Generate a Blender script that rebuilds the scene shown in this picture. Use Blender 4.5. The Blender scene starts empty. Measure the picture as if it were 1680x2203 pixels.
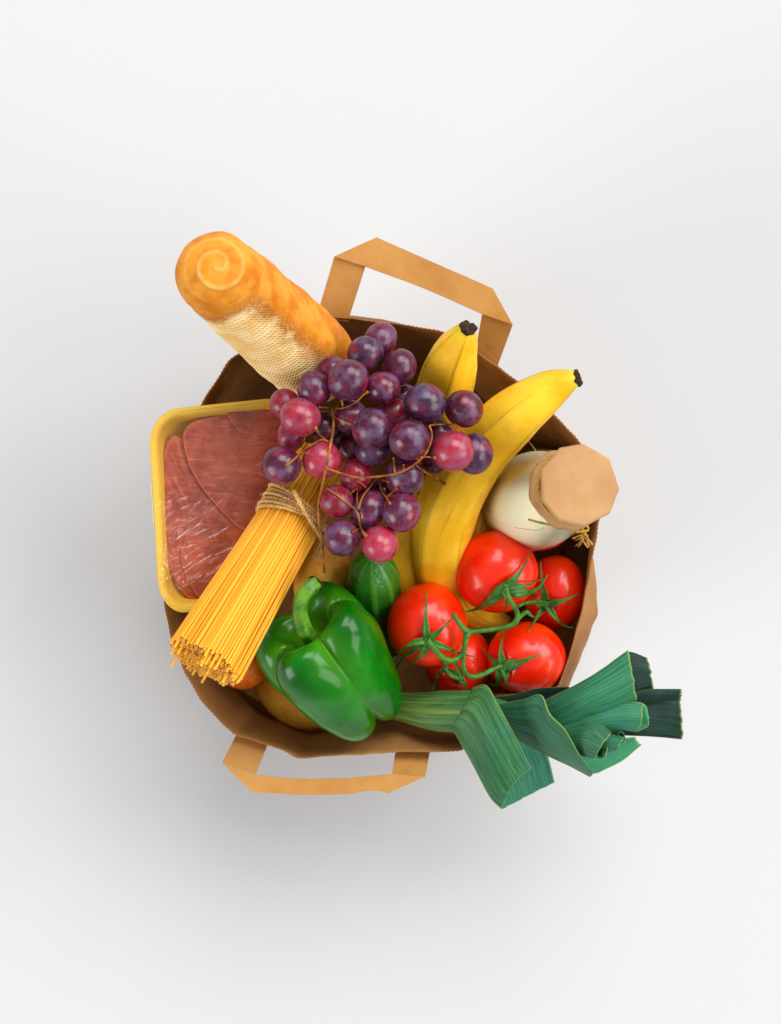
import bpy, math, random
import numpy as np
from mathutils import Vector, Matrix, noise as mnoise

random.seed(7)
rng = np.random.default_rng(7)
SC = bpy.context.scene
COL = SC.collection

# ------------------------------------------------------------------ camera, world, lamps
GZ = 0.07                                       # height of the table surface
H, ZR, DIST, WID = 1.46, 0.26, 1.20, 0.622     # camera height, rim height, camera to rim, frame width at the rim (m)
cam_d = bpy.data.cameras.new("camera")
cam = bpy.data.objects.new("camera", cam_d)
COL.objects.link(cam)
cam.location = (0, 0, H)
cam.rotation_euler = (0, 0, 0)
cam_d.sensor_fit = 'HORIZONTAL'
cam_d.sensor_width = 36
cam_d.lens = 36 * DIST / WID
cam_d.clip_start = 0.02
cam_d.clip_end = 200
SC.camera = cam

world = bpy.data.worlds.new("World")
SC.world = world
world.use_nodes = True
bg = world.node_tree.nodes['Background']
bg.inputs[0].default_value = (1, 1, 1, 1)
bg.inputs[1].default_value = 0.43

def area_lamp(name, azim, tilt, dist, ang, e_over_pi, color=(1, 1, 1)):
    """a softbox far enough away to light the whole sweep evenly"""
    d = bpy.data.lights.new(name, 'AREA')
    d.shape = 'SQUARE'
    size = 2 * dist * math.tan(math.radians(ang / 2))
    d.size = size
    omega = size * size / dist ** 2
    L = e_over_pi * math.pi / (omega * math.cos(math.radians(tilt)))
    d.energy = L * math.pi * size * size
    d.color = color
    o = bpy.data.objects.new(name, d)
    COL.objects.link(o)
    t, a = math.radians(tilt), math.radians(azim)
    v = Vector((math.sin(t) * math.cos(a), math.sin(t) * math.sin(a), math.cos(t)))
    o.location = v * dist + Vector((0, 0, GZ))
    o.rotation_euler = v.to_track_quat('Z', 'Y').to_euler()
    return o

area_lamp("key_softbox", 78, 44, 30, 32, 0.52, (1.0, 1.0, 1.0))
area_lamp("side_softbox", 30, 52, 30, 30, 0.38, (1.0, 1.0, 1.0))
area_lamp("low_side_softbox", -20, 54, 30, 32, 0.28, (1.0, 1.0, 1.0))
area_lamp("fill_softbox", 210, 68, 30, 30, 0.22, (1.0, 1.0, 1.0))

SC.view_settings.view_transform = 'Standard'
SC.view_settings.look = 'None'
SC.view_settings.exposure = 0.0
SC.view_settings.gamma = 1.0
SC.render.engine = 'CYCLES'
SC.cycles.max_bounces = 10
SC.cycles.transparent_max_bounces = 12

# ------------------------------------------------------------------ helpers
def mpp(z):
    return WID / DIST * (H - z) / 1680.0

def V(px, py, z):
    """a point of the photograph (in 1680 px wide units) at its own height z"""
    m = mpp(z)
    return np.array([(px - 840) * m, (1101 - py) * m, z])

def VP(pts):
    return np.array([V(*p) for p in pts])

def lin(r, g, b):
    f = lambda c: (c / 255) / 12.92 if c <= 10 else ((c / 255 + 0.055) / 1.055) ** 2.4
    return (f(r), f(g), f(b), 1.0)

def unit(v):
    v = np.asarray(v, float)
    return v / (np.linalg.norm(v) + 1e-12)

def spline(pts, n):
    """Catmull-Rom through pts, n samples, roughly even spacing"""
    P = np.asarray(pts, float)
    k = len(P)
    if k == 2:
        t = np.linspace(0, 1, n)[:, None]
        return P[0] * (1 - t) + P[1] * t
    seg = np.linalg.norm(np.diff(P[:, :3], axis=0), axis=1)
    cum = np.concatenate([[0], np.cumsum(seg)])
    s = np.linspace(0, cum[-1], n)
    out = np.zeros((n, P.shape[1]))
    E = np.vstack([2 * P[0] - P[1], P, 2 * P[-1] - P[-2]])
    for i in range(n):
        j = min(np.searchsorted(cum, s[i], side='right') - 1, k - 2)
        t = (s[i] - cum[j]) / max(seg[j], 1e-9)
        p0, p1, p2, p3 = E[j], E[j + 1], E[j + 2], E[j + 3]
        out[i] = 0.5 * ((2 * p1) + (-p0 + p2) * t + (2 * p0 - 5 * p1 + 4 * p2 - p3) * t * t + (-p0 + 3 * p1 - 3 * p2 + p3) * t ** 3)
    return out

def frames(path, up=(0, 0, 1)):
    P = np.asarray(path, float)
    T = np.gradient(P, axis=0)
    T /= np.linalg.norm(T, axis=1)[:, None] + 1e-12
    N = np.zeros_like(P)
    n = np.asarray(up, float)
    n = n - T[0] * n.dot(T[0])
    if np.linalg.norm(n) < 1e-4:
        n = np.array([1.0, 0, 0]) - T[0] * T[0][0]
    n = unit(n)
    for i in range(len(P)):
        n = unit(n - T[i] * n.dot(T[i]))
        N[i] = n
    return T, N, np.cross(T, N)

def sweep(path, rad, m=12, shape=None, flat=1.0, up=(0, 0, 1)):
    """grid (n,m,3) of a tube; shape(theta)-> radius factor; flat squashes along the frame normal"""
    T, N, B = frames(path, up)
    n = len(path)
    rad = np.broadcast_to(np.asarray(rad, float), (n,))
    th = np.arange(m) / m * 2 * np.pi
    f = np.ones(m) if shape is None else np.array([shape(t) for t in th])
    c, s = np.cos(th) * f, np.sin(th) * f
    return np.asarray(path)[:, None, :] + rad[:, None, None] * (flat * c[None, :, None] * N[:, None, :] + s[None, :, None] * B[:, None, :])

class MB:
    """collects grids into one mesh"""
    def __init__(self):
        self.v, self.f, self.uv, self.n = [], [], [], 0
        self.attr = []
    def grid(self, G, closed=True, caps=(True, True), attr=None):
        n, m, _ = G.shape
        base = self.n
        self.v.append(G.reshape(-1, 3))
        a = np.zeros(n * m) if attr is None else np.asarray(attr, float).reshape(-1)
        self.attr.append(a)
        self.n += n * m
        mm = m if closed else m - 1
        den = m if closed else m - 1
        for i in range(n - 1):
            for j in range(mm):
                j2 = (j + 1) % m
                self.f.append((base + i * m + j, base + i * m + j2, base + (i + 1) * m + j2, base + (i + 1) * m + j))
                u0, u1, v0, v1 = j / den, (j + 1) / den, i / (n - 1), (i + 1) / (n - 1)
                self.uv.append(((u0, v0), (u1, v0), (u1, v1), (u0, v1)))
        if closed:
            for end, i in ((0, 0), (1, n - 1)):
                if caps[end]:
                    c = G[i].mean(axis=0)
                    self.v.append(c[None, :])
                    self.attr.append(np.array([a[i * m:(i + 1) * m].mean()]))
                    ci = self.n
                    self.n += 1
                    for j in range(m):
                        j2 = (j + 1) % m
                        t = (ci, base + i * m + j2, base + i * m + j)
                        self.f.append(t if end == 0 else t[::-1])
                        self.uv.append(((0.5, float(end)),) * 3)
        return self
    def tube(self, path, rad, m=8, **k):
        return self.grid(sweep(path, rad, m, **k))
    def obj(self, name, mat, parent=None, origin=None, smooth=True, attr_name=None):
        v = np.vstack(self.v)
        off = OFF.get(parent, np.zeros(3)) if parent is not None else (np.zeros(3) if origin is None else np.asarray(origin, float))
        me = bpy.data.meshes.new(name)
        me.from_pydata((v - off).tolist(), [], self.f)
        uvl = me.uv_layers.new(name="UVMap")
        flat = np.array([c for q in self.uv for p in q for c in p], np.float32)
        uvl.data.foreach_set("uv", flat)
        if attr_name:
            at = me.attributes.new(attr_name, 'FLOAT', 'POINT')
            at.data.foreach_set("value", np.concatenate(self.attr).astype(np.float32))
        me.polygons.foreach_set("use_smooth", [smooth] * len(me.polygons))
        me.materials.append(mat)
        me.update()
        o = bpy.data.objects.new(name, me)
        COL.objects.link(o)
        if parent is not None:
            o.parent = parent
            OFF[o] = off
        else:
            o.location = off
            OFF[o] = off
        return o

OFF = {}

def tag(o, label=None, cat=None, group=None, kind=None):
    if label: o['label'] = label
    if cat: o['category'] = cat
    if group: o['group'] = group
    if kind: o['kind'] = kind
    return o

def thing(name, loc, label, cat, group=None):
    o = bpy.data.objects.new(name, None)
    COL.objects.link(o)
    o.location = loc
    o.empty_display_size = 0.02
    OFF[o] = np.asarray(loc, float)
    return tag(o, label, cat, group)

def fbm(p, s, o=3, seed=0.0):
    return mnoise.fractal(Vector((p[0] * s + seed, p[1] * s - seed, p[2] * s + 2 * seed)), 1.0, 2.0, o)

# ------------------------------------------------------------------ materials
class NT:
    def __init__(self, name):
        self.m = bpy.data.materials.new(name)
        self.m.use_nodes = True
        self.t = self.m.node_tree
        self.b = self.t.nodes['Principled BSDF']
        self.out = self.t.nodes['Material Output']
    def n(self, typ, **kw):
        nd = self.t.nodes.new('ShaderNode' + typ)
        for k, v in kw.items():
            if hasattr(nd, k) and not k[0].isupper():
                setattr(nd, k, v)
            else:
                self.set(nd.inputs[k.replace('_', ' ')] if isinstance(k, str) else nd.inputs[k], v)
        return nd
    def set(self, sock, v):
        if isinstance(v, bpy.types.NodeSocket):
            self.t.links.new(v, sock)
        else:
            if hasattr(sock, 'default_value') and sock.type == 'RGBA' and len(v) == 3:
                v = tuple(v) + (1,)
            sock.default_value = v
    def math(self, op, a, b=None, c=None, clamp=False):
        nd = self.t.nodes.new('ShaderNodeMath')
        nd.operation = op
        nd.use_clamp = clamp
        for i, x in enumerate((a, b, c)):
            if x is not None:
                self.set(nd.inputs[i], x)
        return nd.outputs[0]
    def mix(self, fac, a, b):
        nd = self.t.nodes.new('ShaderNodeMix')
        nd.data_type = 'RGBA'
        self.set(nd.inputs[0], fac)
        self.set(nd.inputs[6], a)
        self.set(nd.inputs[7], b)
        return nd.outputs[2]
    def ramp(self, fac, lo, hi):
        nd = self.t.nodes.new('ShaderNodeMapRange')
        nd.clamp = True
        nd.interpolation_type = 'SMOOTHSTEP'
        self.set(nd.inputs['Value'], fac)
        nd.inputs['From Min'].default_value = lo
        nd.inputs['From Max'].default_value = hi
        return nd.outputs[0]
    def coord(self, kind='Object', scale=(1, 1, 1)):
        tc = self.t.nodes.new('ShaderNodeTexCoord')
        if scale == (1, 1, 1):
            return tc.outputs[kind]
        mp = self.t.nodes.new('ShaderNodeMapping')
        mp.inputs['Scale'].default_value = scale
        self.t.links.new(tc.outputs[kind], mp.inputs['Vector'])
        return mp.outputs[0]
    def noise(self, vec, scale, detail=3, rough=0.5, w=None):
        nd = self.t.nodes.new('ShaderNodeTexNoise')
        if w is not None:
            nd.noise_dimensions = '4D'
            self.set(nd.inputs['W'], w)
        self.set(nd.inputs['Vector'], vec)
        nd.inputs['Scale'].default_value = scale
        nd.inputs['Detail'].default_value = detail
        nd.inputs['Roughness'].default_value = rough
        return nd.outputs['Fac']
    def bump(self, h, dist, strength=1.0, normal=None):
        nd = self.t.nodes.new('ShaderNodeBump')
        nd.inputs['Distance'].default_value = dist
        nd.inputs['Strength'].default_value = strength
        self.set(nd.inputs['Height'], h)
        if normal is not None:
            self.set(nd.inputs['Normal'], normal)
        return nd.outputs[0]
    def attr(self, name, typ='GEOMETRY'):
        nd = self.t.nodes.new('ShaderNodeAttribute')
        nd.attribute_type = typ
        nd.attribute_name = name
        return nd
    def P(self, **kw):
        for k, v in kw.items():
            self.set(self.b.inputs[k.replace('_', ' ')], v)
        return self.m

def mat_floor():
    t = NT("white_paper_sweep")
    return t.P(Base_Color=(0.540, 0.543, 0.547), Roughness=0.9, Specular_IOR_Level=0.1)

def mat_kraft(name, c1, c2, grain=0.12):
    t = NT(name)
    o = t.coord()
    big = t.noise(o, 22, 4, 0.6)
    fib = t.noise(t.coord('Object', (30, 700, 700)), 1.0, 4, 0.6)
    fine = t.noise(o, 1500, 2)
    f = t.math('ADD', t.math('MULTIPLY', big, 0.88), t.math('MULTIPLY', fib, 0.12))
    col = t.mix(t.ramp(f, 0.33, 0.67), c1, c2)
    spk = t.ramp(fine, 0.66, 0.75)
    col = t.mix(t.math('MULTIPLY', spk, 0.25), col, lin(120, 75, 35))
    hb = t.math('ADD', t.math('MULTIPLY', big, 1.0), t.math('MULTIPLY', fib, grain))
    return t.P(Base_Color=col, Roughness=0.8, Specular_IOR_Level=0.2, Normal=t.bump(hb, 0.004, 0.5))

def mat_bread():
    t = NT("bread_crust")
    pale = t.attr("pale").outputs['Fac']      # underside with the baking-mesh print
    swirl = t.attr("swirl").outputs['Fac']
    o = t.coord()
    n1 = t.noise(o, 60, 5, 0.6)
    n2 = t.noise(o, 420, 3, 0.6)
    gold = t.mix(t.ramp(n1, 0.35, 0.65), lin(196, 112, 18), lin(222, 148, 46))
    gold = t.mix(t.math('MULTIPLY', swirl, 0.65, clamp=True), gold, lin(236, 178, 96))
    cream = t.mix(t.ramp(n1, 0.3, 0.7), lin(238, 192, 114), lin(252, 228, 172))
    brown = t.mix(t.ramp(n2, 0.35, 0.65), lin(160, 92, 30), lin(204, 140, 68))
    uv = t.n('UVMap').outputs[0]
    sp = t.n('SeparateXYZ', Vector=uv)
    u, v = sp.outputs[0], sp.outputs[1]
    jit = t.math('MULTIPLY', t.math('SUBTRACT', n1, 0.5), 5.0)
    lines = t.math('SINE', t.math('ADD', t.math('MULTIPLY', v, 2 * math.pi * 92), jit))
    dots = t.math('MULTIPLY', lines, t.math('SINE', t.math('ADD', t.math('MULTIPLY', u, 2 * math.pi * 80), jit)))
    ln = t.ramp(lines, -0.6, 0.9)
    cream = t.mix(t.math('MULTIPLY', t.math('SUBTRACT', 1.0, ln), 0.22), cream, lin(236, 172, 88))
    brown = t.mix(t.math('MULTIPLY', t.ramp(dots, -0.2, 0.7), 0.35), brown, lin(160, 92, 30))
    c = t.mix(t.ramp(t.math('ADD', pale, t.math('MULTIPLY', t.math('SUBTRACT', n1, 0.5), 0.9)), 0.02, 0.46), gold, brown)
    c = t.mix(t.ramp(t.math('ADD', pale, t.math('MULTIPLY', t.math('SUBTRACT', n1, 0.5), 1.0)), 0.30, 0.85), c, cream)
    mask = t.ramp(pale, 0.15, 0.5)
    mask2 = t.ramp(pale, 0.45, 0.8)
    hgt = t.math('ADD', t.math('MULTIPLY', t.math('MULTIPLY', lines, mask2), 0.5),
                 t.math('MULTIPLY', t.math('MULTIPLY', t.math('ADD', dots, t.math('MULTIPLY', n2, 2.0)), mask), 0.5))
    hgt = t.math('ADD', hgt, t.math('MULTIPLY', n2, 0.25))
    return t.P(Base_Color=c, Roughness=0.6, Specular_IOR_Level=0.15, Normal=t.bump(hgt, 0.0007, 0.8),
               Subsurface_Weight=0.0)

def mat_grape():
    t = NT("grape_skin")
    oi = t.n('ObjectInfo')
    w = t.math('MULTIPLY', oi.outputs['Random'], 40.0)
    o = t.coord()
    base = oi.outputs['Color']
    b1 = t.noise(o, 1.3, 3, 0.55, w)
    b2 = t.noise(o, 1.9, 4, 0.6, t.math('ADD', w, 7.0))
    b3 = t.noise(o, 9.0, 3, 0.6, t.math('ADD', w, 3.0))
    red = t.mix(0.45, base, lin(168, 24, 50))
    c = t.mix(t.ramp(b1, 0.45, 0.72), base, red)
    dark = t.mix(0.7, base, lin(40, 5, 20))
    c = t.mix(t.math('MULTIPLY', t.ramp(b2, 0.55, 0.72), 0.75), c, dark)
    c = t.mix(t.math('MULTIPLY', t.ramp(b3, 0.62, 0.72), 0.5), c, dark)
    bloom = t.math('MULTIPLY', t.ramp(b2, 0.56, 0.34), 0.40)
    c = t.mix(bloom, c, lin(104, 92, 132))
    rough = t.math('ADD', 0.23, t.math('MULTIPLY', bloom, 0.5))
    return t.P(Base_Color=c, Roughness=rough, Subsurface_Weight=0.12, Subsurface_Radius=(0.9, 0.25, 0.3), Subsurface_Scale=0.25,
               Specular_IOR_Level=0.5)

def mat_simple(name, c1, c2, scale=80, rough=0.5, bump=0.0005, spec=0.4, coat=0.0, stretch=(1, 1, 1), lo=.35, hi=.65):
    t = NT(name)
    o = t.coord('Object', stretch)
    n1 = t.noise(o, scale, 4, 0.6)
    n2 = t.noise(o, scale * 6, 3, 0.6)
    c = t.mix(t.ramp(t.math('ADD', t.math('MULTIPLY', n1, .75), t.math('MULTIPLY', n2, .25)), lo, hi), c1, c2)
    kw = dict(Base_Color=c, Roughness=rough, Specular_IOR_Level=spec, Coat_Weight=coat, Coat_Roughness=0.08)
    if bump:
        kw['Normal'] = t.bump(t.math('ADD', n1, t.math('MULTIPLY', n2, .4)), bump, 0.7)
    return t.P(**kw)

def mat_banana():
    t = NT("banana_peel")
    o = t.coord()
    uv = t.n('UVMap').outputs[0]
    sp = t.n('SeparateXYZ', Vector=uv)
    u, v = sp.outputs[0], sp.outputs[1]
    n1 = t.noise(o, 34, 4, 0.55)
    st = t.noise(t.coord('UV', (26, 3.2, 1)), 1.0, 4, 0.6)
    sk = t.noise(o, 260, 4, 0.7)
    c = t.mix(t.ramp(n1, 0.35, 0.65), lin(240, 180, 24), lin(250, 204, 52))
    ridge = t.attr("ridge").outputs['Fac']
    c = t.mix(t.math('MULTIPLY', t.math('MULTIPLY', ridge, t.ramp(st, 0.40, 0.58)), 0.75), c, lin(150, 92, 12))
    c = t.mix(t.math('MULTIPLY', t.ramp(st, 0.58, 0.72), 0.6), c, lin(196, 126, 14))
    c = t.mix(t.math('MULTIPLY', t.ramp(sk, 0.67, 0.73), 0.8), c, lin(92, 46, 10))
    green = t.ramp(v, 0.10, 0.0)
    c = t.mix(t.math('MULTIPLY', green, 0.5), c, lin(170, 170, 30))
    return t.P(Base_Color=c, Roughness=0.45, Specular_IOR_Level=0.2,
               Normal=t.bump(t.math('ADD', n1, t.math('MULTIPLY', st, 0.5)), 0.0012, 0.5))

def mat_tomato():
    t = NT("tomato_skin")
    o = t.coord()
    n1 = t.noise(o, 1.2, 3, 0.5)
    n2 = t.noise(o, 70, 2, 0.5)
    c = t.mix(t.ramp(n1, 0.35, 0.7), lin(236, 24, 0), lin(248, 58, 2))
    c = t.mix(t.math('MULTIPLY', t.ramp(n2, 0.68, 0.75), 0.25), c, lin(250, 120, 50))
    return t.P(Base_Color=c, Roughness=0.30, Specular_IOR_Level=0.30, Coat_Weight=0.40, Coat_Roughness=0.16)

def mat_pepper():
    t = NT("pepper_skin")
    o = t.coord()
    n1 = t.noise(o, 24, 3, 0.55)
    n2 = t.noise(o, 180, 3, 0.6)
    va = t.attr("valley").outputs['Fac']
    c = t.mix(t.ramp(n1, 0.3, 0.7), lin(0, 80, 1), lin(5, 116, 2))
    c = t.mix(t.math('MULTIPLY', va, 0.7), c, lin(110, 176, 24))
    return t.P(Base_Color=c, Roughness=0.25, Specular_IOR_Level=0.22, Coat_Weight=0.20, Coat_Roughness=0.08,
               Normal=t.bump(t.math('ADD', n1, t.math('MULTIPLY', n2, 0.12)), 0.0022, 0.45))

def mat_cucumber():
    t = NT("cucumber_skin")
    o = t.coord()
    uv = t.n('UVMap').outputs[0]
    sp = t.n('SeparateXYZ', Vector=uv)
    n1 = t.noise(o, 60, 4, 0.6)
    stn = t.noise(t.coord('UV', (9, 1.2, 1)), 1.0, 3, 0.6)
    w = t.math('SINE', t.math('ADD', t.math('MULTIPLY', sp.outputs[0], 2 * math.pi * 9), t.math('MULTIPLY', stn, 3.0)))
    c = t.mix(t.ramp(n1, .3, .7), lin(4, 62, 6), lin(16, 92, 12))
    c = t.mix(t.math('MULTIPLY', t.ramp(w, 0.45, 0.98), 0.38), c, lin(104, 168, 50))
    c = t.mix(t.math('MULTIPLY', t.ramp(sp.outputs[1], 0.26, 0.08), 0.28), c, lin(84, 170, 44))
    sk = t.noise(o, 330, 2, 0.6)
    c = t.mix(t.math('MULTIPLY', t.ramp(sk, 0.70, 0.76), 0.6), c, lin(190, 200, 110))
    return t.P(Base_Color=c, Roughness=0.33, Specular_IOR_Level=0.5, Normal=t.bump(t.math('ADD', n1, sk), 0.0012, 0.5))

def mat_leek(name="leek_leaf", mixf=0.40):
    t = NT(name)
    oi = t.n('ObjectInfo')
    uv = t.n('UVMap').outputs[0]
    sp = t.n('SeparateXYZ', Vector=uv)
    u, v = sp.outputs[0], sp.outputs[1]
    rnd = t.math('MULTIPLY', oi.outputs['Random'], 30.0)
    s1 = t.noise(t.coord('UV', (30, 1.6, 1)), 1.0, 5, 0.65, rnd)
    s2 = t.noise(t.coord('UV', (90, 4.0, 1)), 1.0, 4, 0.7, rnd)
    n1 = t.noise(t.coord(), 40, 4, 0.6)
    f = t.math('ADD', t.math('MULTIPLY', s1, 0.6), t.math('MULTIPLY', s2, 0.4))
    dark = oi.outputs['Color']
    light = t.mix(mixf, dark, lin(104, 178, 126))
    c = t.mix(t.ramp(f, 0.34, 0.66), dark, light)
    c = t.mix(t.math('MULTIPLY', t.ramp(n1, 0.55, 0.75), 0.45), c, t.mix(0.5, dark, lin(60, 130, 150)))
    e = t.math('MINIMUM', t.math('MINIMUM', u, t.math('SUBTRACT', 1.0, u)), t.math('MULTIPLY', t.math('SUBTRACT', 1.0, v), 1.4))
    c = t.mix(t.math('MULTIPLY', t.ramp(e, 0.022, 0.004), 0.5), c, lin(150, 170, 60))
    old = t.attr("young").outputs['Fac']
    c = t.mix(old, c, t.mix(t.ramp(f, 0.38, 0.64), lin(72, 92, 12), lin(126, 142, 46)))
    return t.P(Base_Color=c, Roughness=0.5, Specular_IOR_Level=0.18, Normal=t.bump(t.math('ADD', s1, t.math('MULTIPLY', s2, 0.6)), 0.0005, 0.4))

def mat_meat():
    t = NT("raw_meat")
    o = t.coord()
    n1 = t.noise(o, 28, 4, 0.6)
    st = t.noise(t.coord('Object', (60, 320, 100)), 1.0, 4, 0.6)
    n3 = t.noise(o, 220, 4, 0.65)
    f = t.math('ADD', t.math('MULTIPLY', n1, 0.6), t.math('ADD', t.math('MULTIPLY', st, 0.25), t.math('MULTIPLY', n3, 0.15)))
    c = t.mix(t.ramp(f, 0.36, 0.64), lin(142, 54, 36), lin(196, 94, 64))
    ed = t.attr("edge").outputs['Fac']
    c = t.mix(t.math('MULTIPLY', t.ramp(ed, 0.2, 0.9), 0.6), c, lin(216, 122, 88))
    c = t.mix(t.math('MULTIPLY', t.ramp(st, 0.58, 0.74), 0.6), c, lin(220, 140, 112))
    return t.P(Base_Color=c, Roughness=0.4, Specular_IOR_Level=0.4, Normal=t.bump(t.math('ADD', st, n3), 0.0007, 0.6))

def mat_film():
    t = NT("cling_film")
    g = t.n('BsdfGlossy', Color=(1, 1, 1), Roughness=0.10)
    tr = t.n('BsdfTransparent')
    fr = t.n('Fresnel', IOR=1.35)
    n = t.noise(t.coord('Object', (200, 900, 300)), 1.0, 3, 0.6)
    t.set(g.inputs['Normal'], t.bump(n, 0.0003, 0.5))
    mx = t.t.nodes.new('ShaderNodeMixShader')
    t.set(mx.inputs[0], t.math('MULTIPLY', fr.outputs[0], 2.0, clamp=True))
    t.set(mx.inputs[1], tr.outputs[0])
    t.set(mx.inputs[2], g.outputs[0])
    t.set(t.out.inputs['Surface'], mx.outputs[0])
    t.t.nodes.remove(t.b)
    return t.m

def mat_pasta():
    t = NT("dry_spaghetti")
    oi = t.n('ObjectInfo')
    o = t.coord()
    n = t.noise(o, 300, 3, 0.6)
    c = t.mix(oi.outputs['Random'], lin(222, 146, 8), lin(242, 176, 36))
    c = t.mix(t.math('MULTIPLY', t.ramp(n, .55, .75), .25), c, lin(255, 220, 120))
    z = t.n('SeparateXYZ', Vector=o).outputs[2]
    c = t.mix(t.math('MULTIPLY', t.ramp(z, 0.9990, 0.9998), 0.8), c, lin(255, 222, 130))
    return t.P(Base_Color=c, Roughness=0.42, Specular_IOR_Level=0.3)

def mat_milk():
    t = NT("milk_in_glass")
    n = t.noise(t.coord(), 20, 2)
    c = t.mix(n, lin(254, 246, 216), lin(255, 251, 230))
    return t.P(Base_Color=c, Roughness=0.5, Specular_IOR_Level=0.1)

def mat_glass():
    t = NT("clear_glass")
    g = t.n('BsdfGlossy', Color=(1, 1, 1), Roughness=0.03)
    tr = t.n('BsdfTransparent', Color=(0.955, 0.965, 0.945))
    fr = t.n('Fresnel', IOR=1.45)
    mx = t.t.nodes.new('ShaderNodeMixShader')
    t.set(mx.inputs[0], fr.outputs[0])
    t.set(mx.inputs[1], tr.outputs[0])
    t.set(mx.inputs[2], g.outputs[0])
    t.set(t.out.inputs['Surface'], mx.outputs[0])
    t.t.nodes.remove(t.b)
    return t.m

M = dict(
    glass=mat_glass(),
    floor=mat_floor(),
    kraft=mat_kraft("kraft_paper", lin(140, 94, 48), lin(160, 112, 62)),
    strap=mat_kraft("kraft_strap", lin(174, 120, 58), lin(186, 134, 72)),
    cap=mat_kraft("kraft_cap", lin(174, 130, 86), lin(188, 146, 100), 0.03),
    bread=mat_bread(), grape=mat_grape(), banana=mat_banana(), tomato=mat_tomato(), pepper=mat_pepper(),
    cucumber=mat_cucumber(), leek=mat_leek(), leek_dark=mat_leek('leek_leaf_dark', 0.10), meat=mat_meat(), film=mat_film(), pasta=mat_pasta(), milk=mat_milk(), pasta_core=mat_simple('dry_spaghetti_core', lin(214, 138, 14), lin(236, 176, 54), 300, 0.45, 0, 0.3),
    tray=mat_simple("yellow_foam", lin(220, 174, 44), lin(234, 194, 70), 900, 0.55, 0.0002, 0.35),
    label=mat_simple("white_label", lin(238, 238, 236), lin(250, 250, 250), 50, 0.5, 0),
    gstem=mat_simple("grape_stem", lin(92, 50, 12), lin(184, 108, 30), 110, 0.6, 0.0006, 0.3),
    vine=mat_simple("green_vine", lin(28, 82, 12), lin(70, 126, 34), 130, 0.45, 0.0006, 0.4),
    pstem=mat_simple("pepper_stem", lin(46, 104, 8), lin(98, 148, 32), 90, 0.4, 0.0006, 0.45),
    burnt=mat_simple("dry_brown_end", lin(26, 18, 10), lin(70, 48, 26), 300, 0.8, 0.0012, 0.2),
    twine=mat_simple("jute_twine", lin(186, 130, 64), lin(240, 200, 134), 700, 0.85, 0.0006, 0.15),
    raffia=mat_simple("golden_string", lin(150, 104, 22), lin(214, 168, 66), 500, 0.6, 0.0005, 0.3),
    potato=mat_simple("potato_skin", lin(206, 138, 36), lin(230, 168, 62), 60, 0.55, 0.0008, 0.3),
    orange=mat_simple("orange_peel", lin(224, 86, 8), lin(244, 140, 24), 50, 0.4, 0.0004, 0.4),
)

# ------------------------------------------------------------------ ground
S = 6.0
mb = MB()
gx = np.linspace(-S, S, 9)
mb.grid(np.array([[(x, y, GZ) for x in gx] for y in gx]), closed=False)
g = mb.obj("ground", M['floor'])
tag(g, kind='structure')

# ------------------------------------------------------------------ paper bag
# rim point, the same stretch of wall 6 cm lower (both as photo points at their own heights)
RIM = [
 ((668,676),(666,672)), ((720,686),(722,678)), ((775,693),(776,684)), ((870,704),(870,697)), ((945,715),(940,728)),
 ((1000,742),(980,786)), ((1030,765),(1002,820)), ((1075,797),(1042,858)), ((1112,824),(1074,885)), ((1190,893),(1142,945)),
 ((1240,950),(1205,972)), ((1278,1010),(1262,1030)), ((1290,1080),(1280,1085)), ((1280,1150),(1268,1150)), ((1266,1212),(1272,1222)),
 ((1250,1310),(1285,1321)), ((1224,1400),(1253,1402)), ((1196,1478),(1222,1480)), ((1130,1488),(1124,1484)), ((1066,1500),(1050,1492)),
 ((1026,1556),(1000,1520)), ((995,1609),(968,1556)), ((925,1612),(915,1550)), ((850,1612),(842,1540)), ((740,1620),(740,1574)),
 ((640,1626),(654,1582)), ((602,1606),(622,1570)), ((575,1596),(600,1556)), ((510,1578),(548,1530)), ((440,1510),(484,1466)),
 ((400,1440),(452,1398)), ((372,1365),(415,1340)), ((358,1300),(396,1285)), ((352,1200),(388,1195)), ((362,1080),(396,1080)),
 ((396,950),(430,960)), ((440,866),(462,874)), ((498,776),(512,790)), ((585,722),(590,728)),
]
def resample_closed(P, n, smooth=6):
    P = np.asarray(P, float)
    Q = np.vstack([P, P[:1]])
    seg = np.linalg.norm(np.diff(Q[:, :2], axis=0), axis=1)
    cum = np.concatenate([[0], np.cumsum(seg)])
    s = np.arange(n) / n * cum[-1]
    out = np.stack([np.interp(s, cum, Q[:, k]) for k in range(P.shape[1])], 1)
    for _ in range(smooth):
        out = (np.roll(out, 1, 0) + 2 * out + np.roll(out, -1, 0)) / 4
    return out

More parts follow.
